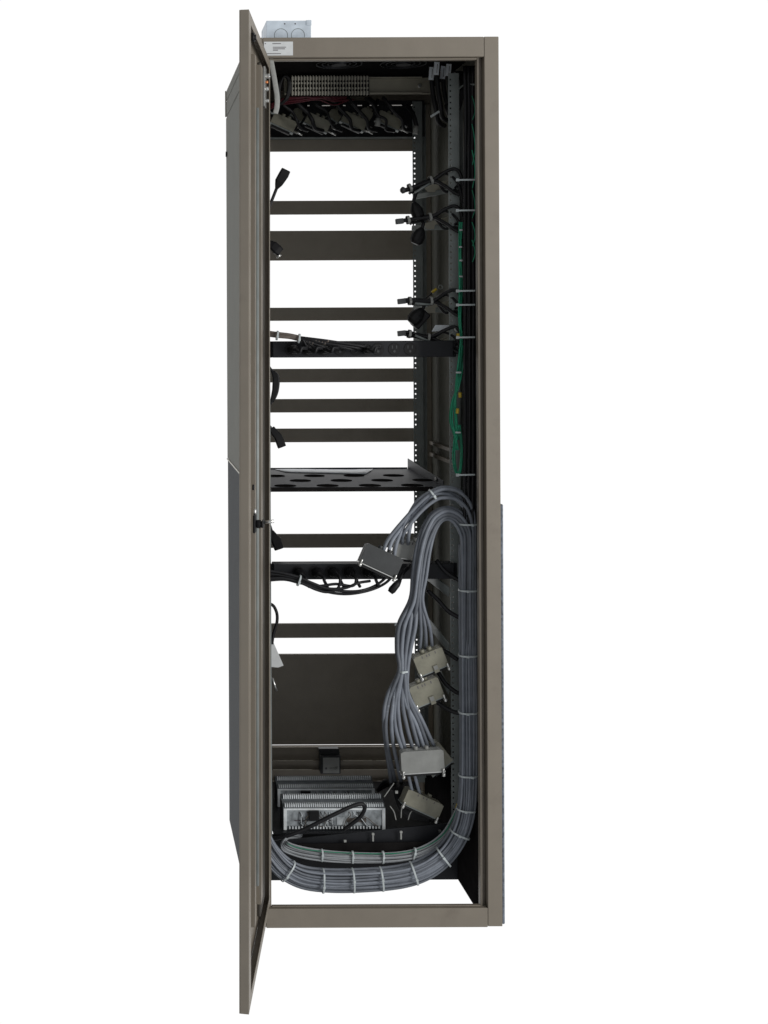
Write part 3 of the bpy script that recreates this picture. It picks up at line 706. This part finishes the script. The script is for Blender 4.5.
for i, pts in enumerate((
    [(262,570),(280,572.5),(298,577),(312,583),(328,588.5),(345,588),(358,583),(370,581)],
    [(262,573),(280,575),(298,579),(316,587),(333,590),(350,591.5),(364,590),(378,584),(392,572)],
    [(262,576),(282,576),(299,581),(312,587),(328,592),(344,594),(360,592.5),(376,588),(388,581),(396,570)],
    [(262,579),(282,578),(300,582.5),(316,589.5),(328,592),(338,588),(340,578),(336,573)],
    [(262,581),(284,579.5),(300,583),(318,586),(336,584),(352,586),(356,580),(352,573)])):
    cable(fan2, 'cord', [P(x, y, .095 + .004*(i % 3) + (.02 if k > 6 else 0)) for k, (x, y) in enumerate(pts)], .0036, 'rubber', 8)
tie_ring(fan2, P(299, 580.5, .097) - fan2.location, Vector((1, 0, -.35)), .0135, .012, 1)
t = thing('power_plug', 'glossy black plug hanging under the charcoal connector', 'plug', P(396, 585, .11))
b = MB(); b.ring_sweep(rel(t, [P(400, 580, .115), P(397, 584, .11), P(392, 590, .11), P(390, 592.5, .11)]), [.005, .009, .010, .007], 12); b.build('plug_body', 'plastic', t)
b = MB(); b.tube(rel(t, [P(400, 580, .115), P(404, 572, .13), P(410, 566, .15)]), .0045, 8); b.build('cord', 'rubber', t)
# ================================================================== SHELF and paper
zsh = P(350, 487.2, .17).z
sh = thing('rack_shelf', 'black cantilever shelf with oval painted holes and raised side flanges at mid height', 'shelf', (0, .17, zsh))
b = MB(); b.box(-.237, .213, 0, .46, -.002, 0)
b.box(-.215, .213, .4602, .4622, -.010, .004); b.build('shelf_plate', 'shelf', sh, .0006)
b = MB(); b.box(-.237, .180, -.0022, -.0002, -.011, 0.0005); b.build('front_lip', 'matte', sh, .0005)
for sx in (-1, 1):
    b = MB(); x = .2145 if sx > 0 else -.238
    b.prism([(.03, -.01),(.46, -.01),(.46, .03),(.03, .012)], -.001, .001, Matrix.Translation((x, 0, 0)) @ Matrix.Rotation(math.pi/2, 4, 'Z'))
    b.build('side_flange', 'shelf', sh, .0005)
b = MB(); b.cyl((.2132, .10, .008), (.2085, .10, .008), .005); b.build('screw', 'steel', sh)
for r_, yy in enumerate((.036, .155, .275)):
    for c_ in range(5):
        x = -.195 + c_*.110 + (.055 if r_ % 2 else 0)
        if x > .19: continue
        b = MB(); b.prism([(.0285*math.cos(a), .0285*math.sin(a)) for a in [k*math.pi/14 for k in range(28)]], -.0012, .0, Matrix.Translation((x, yy, -.0001)) @ Matrix.Rotation(-math.pi/2, 4, 'X'))
        b.build('shelf_hole_disc', 'matte', sh)  # flat dark disc painting the darkness of a shelf hole
pp = MB()
pa = [(-.153, .36), (.062, .30), (.105, .42), (-.175, .445)]
n = 10
for lay in range(1):
    vs = []
    for i in range(n+1):
        u = i/n; row = []
        for j in range(4):
            v = j/3
            q = Vector(pa[0]).lerp(Vector(pa[1]), u).lerp(Vector(pa[3]).lerp(Vector(pa[2]), u), v)
            row.append(pp.bm.verts.new((q.x, q.y + .17, zsh + .0022 + .0005*math.sin(u*7)*v + .001*max(0, u-.8)*5*v)))
        vs.append(row)
    for i in range(n):
        for j in range(3): pp.bm.faces.new((vs[i][j], vs[i+1][j], vs[i+1][j+1], vs[i][j+1]))
o = tag(pp.build('paper_sheet', 'paper', None, 0, None, True), 'loose white paper sheet lying on the back of the black shelf', 'paper')
sd = o.modifiers.new('solid', 'SOLIDIFY'); sd.thickness = .0004
# ================================================================== LEFT: plug ends peeping past the door
def left_plug(pts, radii, Y, label, cord=None, m='plastic', tip=None):
    q = [P(x, y, Y) for x, y in pts]
    t = thing('power_plug', label, 'plug', q[0])
    b = MB()
    # rectangular moulded body swept along the points
    vs = []
    for i, p in enumerate(q):
        d = (q[min(i+1, len(q)-1)] - q[max(i-1, 0)]).normalized(); nx = Vector((d.z, 0, -d.x))
        r = radii[i]*MPX(Y)
        vs.append([p - t.location + nx*r*a + Vector((0, r*.75*c, 0)) for a, c in ((-1,-.7),(-.7,-1),(.7,-1),(1,-.7),(1,.7),(.7,1),(-.7,1),(-1,.7))])
    b.loft(vs); b.build('plug_body', m, t, .0008)
    if cord: cable(t, 'cord', [P(x, y, Y + .0) for x, y in cord], .0042, 'rubber', 8)
    if tip:
        b = MB(); b.ring_sweep(rel(t, [P(tip[0], tip[1], Y-.008), P(tip[2], tip[3], Y-.008)]), .0032, 8); b.build('plug_tip', 'steel', t)
    return t
left_plug([(276.5,188.5),(278.5,184.5),(279.5,181.5),(283.5,175),(286,170)], [1.6,3.6,4.6,5.0,4.6], .33, 'black three-pin cord end standing up beside the door above the first rear panel', [(262,222),(268,210),(272,200),(276.5,188.5)])
left_plug([(269,243),(273,245.5),(277,249.5),(280.5,252.5)], [3,4.5,5,4.2], .33, 'black connector with silver tip in front of the tall rear panel', [(262,236),(269,243)], tip=(276.5,257.5,281,254.5))
left_plug([(273,371),(275.5,378),(275,390),(272,402)], [2,2.8,2.8,2], .33, 'black cord loop end hugging the door below the upper power strip', [(268,366),(272,371),(277.5,376),(278,386),(275.5,396),(270,404)])
left_plug([(271.5,428),(274,432),(278,436.5),(282,447)], [3,3.6,4.2,4.2], .33, 'black barrel plug pointing down beside the door', [(262,420),(271,428)])
left_plug([(271.5,531),(273,535),(276,540),(279,549)], [2.0,3.6,5,4.6], .33, 'black square plug hanging beside the door above the lower power strip', [(264,516),(269,524),(271.5,531)])
t = thing('cable_tag', 'white wedge shaped tag hanging on a black cord beside the door', 'tag', P(275, 645, .3))
cable(t, 'cord', [P(262,606,.3), P(271.5,604.5,.3), P(276.5,612,.3), P(277,622,.3), P(273.5,634,.3), P(272,644,.3)], .0042, 'rubber')
b = MB(); o_ = t.location
pg = [P(272.5,640,.3), P(283.5,665.5,.3), P(278,667.5,.3), P(268,666.5,.3), P(268,645,.3)]
b.prism([(p.x-o_.x, p.z-o_.z) for p in pg], -.0018, .0018); b.build('tag_card', 'labelw', t, .0006)
b = MB(); b.cyl(P(272,678,.3)-o_, P(277,691,.3)-o_, .003, 8); b.build('tag_pin', 'steel', t)
# ================================================================== BOTTOM TRAY, BLOCKS, CLIP BOX
zt_ = P(350, 831.5, .20).z
tr = thing('rack_tray', 'black bottom tray with a slanted front rail below the grey terminal blocks', 'tray', (0, .19, zt_))
b = MB(); b.box(-.232, .224, 0, .40, -.003, 0); b.build('tray_plate', 'black', tr, .0006)
z0 = [P(283, 839.5, .165), P(452, 822, .165), P(452, 842, .165), P(283, 850, .165)]
b = MB(); b.prism([(p.x, p.z - zt_) for p in z0], -.030, -.026); b.build('slanted_rail', 'black', tr, .0008)
z0 = [P(288, 843.5, .15), P(440, 841, .15), P(440, 852, .15), P(288, 852, .15)]
b = MB(); b.prism([(p.x, p.z - zt_) for p in z0], -.045, -.042); b.build('lower_rail', 'matte', tr, .0008)
for (x, y) in ((440,831),(446,831)):
    b = MB(); c = P(x, y, .158) - tr.location; b.cyl(c, c + Vector((0, .006, 0)), .0035, 10); b.build('screw', 'steel', tr)
for (x, y) in ((373,838),(401,836),(345,841)):
    b = MB(); b.cbox(P(x, y, .150) - tr.location, (.0042, .003, .017 if x > 350 else .005)); b.cbox(P(x, y-4, .148) - tr.location if x > 350 else P(x, y, .149) - tr.location, (.0065, .005, .0055)); b.build('cable_tie', 'strap', tr, .0006)
def wire_block(px0, px1, Y0, depth, y_front_top, y_bot, label, dark_at, seedv):
    rnd = random.Random(seedv)
    a, c = P(px0, y_bot, Y0), P(px1, y_front_top, Y0)
    t = thing('terminal_block', label, 'terminal block', ((a.x+c.x)/2, Y0, zt_+.0003), 'grey terminal blocks on the bottom tray')
    w = (c.x-a.x)/2; h = c.z - zt_; d = depth
    b = MB()
    b.prism([(0, 0),(0, h*.88),(.006, h*.90),(.018, h*.99),(.030, h),(.036, h*1.02),(.040, h*1.09),(d-.012, h*1.17),(d, h*1.12),(d, 0)], -w, w, Matrix.Rotation(math.pi/2, 4, 'Z') @ Matrix.Scale(-1, 4, (0,1,0)))
    b.build('housing', 'blockdark', t, .001)
    b = MB(); b.box(-w*.99, -w*.93, -.004, -.0002, 0, h*.86); b.box(w*.93, w*.99, -.004, -.0002, 0, h*.86); b.box(-w*.929, w*.929, -.0035, -.0002, h*.79, h*.86); b.build('face_frame', 'teeth', t, .0006)
    b = MB(); b.box(-w*.929, w*.929, -.0012, -.0002, h*.16, h*.789); b.build('face_plate', 'blockface', t)
    n = 46
    for (y0, y1, z0_, z1_) in ((.003, .012, h*.90, h*1.02), (.038, .046, h*1.05, h*1.20)):
        b = MB()
        for k in range(n):
            x = -w*.97 + 2*w*.97*(k+.5)/n
            b.box(x-w*.0105, x+w*.0105, y0-.003, y1, z0_, z1_)
        b.build('terminal_row', 'teeth', t)
    b = MB()
    for k in range(30):
        x = -w*.9 + 1.8*w*(k+.5)/30
        b.box(x-w*.012, x+w*.012, -.004, -.0002, h*.04, h*.14)
    b.build('lower_terminal_row', 'teeth', t)
    b = MB(); x = P(dark_at, 800, Y0).x - t.location.x; b.box(x-.013, x+.013, -.012, -.0013, h*.40, h*.80); b.build('relay', 'plastic', t, .001)
    b = MB(); b.box(w*.25, w*.62, -.003, -.0014, h*.30, h*.46); b.build('nameplate', 'browncable', t)
    b = MB(); b.box(w*.05, w*.2, -.003, -.0014, h*.2, h*.5); b.build('nameplate', 'block', t)
    b = MB(); b.box(x-.05, x+.05, -.003, -.0014, h*.36, h*.40); b.build('relay_arm', 'ink', t)
    for k in range(16):
        x0 = rnd.uniform(-w*.75, w*.6); x1 = x0 + rnd.uniform(-.03, .05)
        b = MB(); b.tube([Vector((x0, -.001, h*.72)), Vector((x0+.004, -.007, h*.6)), Vector(((x0+x1)/2, -.008, h*rnd.uniform(.35, .55))), Vector((x1, -.006, h*rnd.uniform(.15, .3))), Vector((x1+.01, -.001, h*.1))], .0011, 6, 4)
        b.build('wire', ('darkhood', 'block', 'browncable')[k % 3], t)
wire_block(277, 375, .385, .062, 785.5, 808, 'grey terminal block at the back of the bottom tray, nearer the rear panel', 305.5, 3)
wire_block(283, 385.5, .215, .062, 804.5, 830, 'grey terminal block at the front of the bottom tray, behind the black cable loop', 313.5, 4)
Yc = .62
t = thing('inlet_box', 'small dark grey box with a slotted face fixed to the rear base panel', 'box', P(330.5, 764, Yc))
s = MPX(Yc)
b = MB(); b.box(-10*s, 10.2*s, 0, .035, -10*s, 8*s); b.prism([(-10*s, 8*s),(10.2*s, 8*s),(9*s, 14*s),(-11*s, 14*s)], .012, .035); b.build('box_body', 'darkhood', t, .0015)
b = MB(); b.box(-7.5*s, 8.8*s, -.0012, -.0001, -9*s, 6.5*s); b.build('face_plate', 'palehood', t, .0006)
b = MB(); b.box(0, 3*s, -.002, -.0013, -4.8*s, -4*s); b.box(4*s, 7*s, -.002, -.0013, -4.6*s, -3*s); b.cyl((5.4*s, -.0013, -4.4*s), (5.4*s, -.003, -4.4*s), .002, 8); b.build('face_screw', 'steel', t)
b = MB(); b.prism([(-4.5*s+1.1*s*math.cos(a), -4.2*s+1.1*s*math.sin(a)) for a in [k*math.pi/6 for k in range(12)]], -.0019, -.0013); b.build('face_hole', 'ink', t)
lp = MB(); lp.tube([P(266,840,.17), P(285,836.5,.155), P(305,829,.15), P(330,816.5,.15), P(350,807,.155), P(361,804,.16), P(364.8,807.5,.165), P(361,816,.17), P(353,823,.175), P(344,829.5,.18)], .0052, 10)
tag(lp.build('cable', 'rubber'), 'thick black cable looping up in front of the front terminal block', 'cable')
# black sleeved looms beside the blocks
bk = thing('cable_bundle', 'black sleeved cables with white ties curling beside the grey terminal blocks', 'cable bundle', P(400, 805, .2))
for i in range(7):
    o1 = i*1.6
    cable(bk, 'cable', [P(378+o1, 790-o1*.6, .34), P(386+o1, 781+o1*.2, .3), P(394+o1, 786, .25), P(397+o1*1.1, 798, .21), P(402+o1*1.3, 810-o1*.4, .19), P(414+o1, 817-o1*.5, .19), P(430+o1*.5, 819-o1*.4, .2)], .0062, 'rubber', 9)
for pts in ([(401,818),(402,808),(408,801),(413,799)], [(408,820),(411,812),(418,809),(428,814),(433,819)], [(384,797),(389,790),(394,783)], [(396,820),(394,812),(390,806)]):
    b = MB(); b.tube(rel(bk, [P(x, y, .165) for x, y in pts]), .0013, 7); b.build('wire', 'strap', bk)
for (x, y) in ((396.5,792),(414,809)):
    b = MB(); b.cbox(P(x, y, .168) - bk.location, (.007, .005, .007)); b.build('tie_head', 'strap', bk, .0006)
for (x, y, m_) in ((457,806,'yellow'),(459,811,'red')):
    b = MB(); c = P(x, y, .15) - bk.location; b.cyl(c - Vector((.002, 0, .006)), c + Vector((.002, 0, .006)), .0032, 8); b.build('crimp', m_, bk)
# grey bracket arms lower on the right rail, with black cords behind the grey bundle
for i, (x0, y0, x1, y1) in enumerate(((424,573,449,592),(428,622,449,648),(434,664,449,690))):
    b = MB(); a0, a1 = P(x0, y0, .30), P(x1, y1, .18)
    b.ring_sweep([a0, a0.lerp(a1, .5), a1], 1, 8, True, flat=(.0015, .014))
    tag(b.build('support_bracket', 'zinc'), ('grey slanted bracket beside the arch of the grey bundle','grey slanted bracket just above the upper beige connector','grey slanted bracket between the two beige connectors and the trunk')[i], 'bracket', 'grey slanted brackets on the right rail')
for i, pts in enumerate(([(427,590),(438,600),(448,611),(460,618)], [(436,648),(446,652),(458,660)], [(438,672),(446,684),(456,692),(462,694)], [(434,700),(444,707),(454,712),(464,713)], [(436,560),(446,572),(462,582)])):
    b = MB(); q = [P(x, y, .16 - .01*k) for k, (x, y) in enumerate(pts)]; b.tube(q, .0055, 9)
    tag(b.build('cable', 'rubber'), ('black cord below the arch bracket, slanting into the grey trunk','black cord slanting from behind the upper beige connector into the trunk','black cord looping between the two beige connectors and the trunk','black cord emerging under the lower beige connector','black cord slanting behind the arch toward the trunk at lower strip height')[i], 'cable', 'black cords behind the grey trunk')
b = MB(); c = P(397.5, 624.5, .19); b.cbox(c, (.016, .004, .008), Matrix.Rotation(.15, 4, 'Y'))
tag(b.build('cable_tie', 'tie', None, .0015), 'pale clip at the right end of the thin rear panel beside the grey bundle', 'clip')
# ================================================================== WORLD, LIGHTS, CAMERA
wd = bpy.data.worlds.new('World'); SC.world = wd; wd.use_nodes = True
nt = wd.node_tree; N = nt.nodes; L = nt.links
bg = N['Background']
tc = N.new('ShaderNodeTexCoord')
dt = N.new('ShaderNodeVectorMath'); dt.operation = 'DOT_PRODUCT'
v = Vector((.12, 1, -.05)).normalized(); dt.inputs[1].default_value = v
L.new(tc.outputs['Generated'], dt.inputs[0])
mr = N.new('ShaderNodeMapRange'); mr.interpolation_type = 'SMOOTHSTEP'
mr.inputs[1].default_value = .45; mr.inputs[2].default_value = .70
L.new(dt.outputs['Value'], mr.inputs[0])
mx = N.new('ShaderNodeMix'); mx.data_type = 'RGBA'
mx.inputs[6].default_value = (.44, .45, .462, 1); mx.inputs[7].default_value = (1.02, 1.02, 1.02, 1)
L.new(mr.outputs[0], mx.inputs[0]); L.new(mx.outputs[2], bg.inputs['Color'])
bg.inputs['Strength'].default_value = 1.0
def area(name, loc, target, size, power, col):
    l = bpy.data.lights.new(name, 'AREA'); l.shape = 'RECTANGLE'; l.size, l.size_y = size; l.energy = power; l.color = col
    o = bpy.data.objects.new(name, l); COL.objects.link(o); o.location = loc
    o.rotation_euler = (Vector(target) - Vector(loc)).to_track_quat('-Z', 'Y').to_euler()
    return o
area('key_light', (2.65, -2.5, 1.5), (.1, 0, 1.0), (.9, 2.6), 90, (1, .985, .96))
cam = bpy.data.cameras.new('camera'); co = bpy.data.objects.new('camera', cam); COL.objects.link(co)
co.location = (CX, CY, CZ)
co.rotation_euler = (Matrix.Rotation(math.pi/2, 3, 'X') @ Matrix.Rotation(-ROLL, 3, 'Z')).to_euler()
cam.sensor_width = 36; cam.sensor_fit = 'AUTO'; cam.lens = F/1024*36
# principal point measured from the frame centre
cam.shift_x = (384 - PX0)/1024; cam.shift_y = -(512 - PY0)/1024
cam.clip_start = .05; cam.clip_end = 100
SC.camera = co
vs = SC.view_settings
vs.view_transform = 'Standard'; vs.look = 'None'; vs.exposure = 0; vs.gamma = 1
SC.cycles.max_bounces = 8
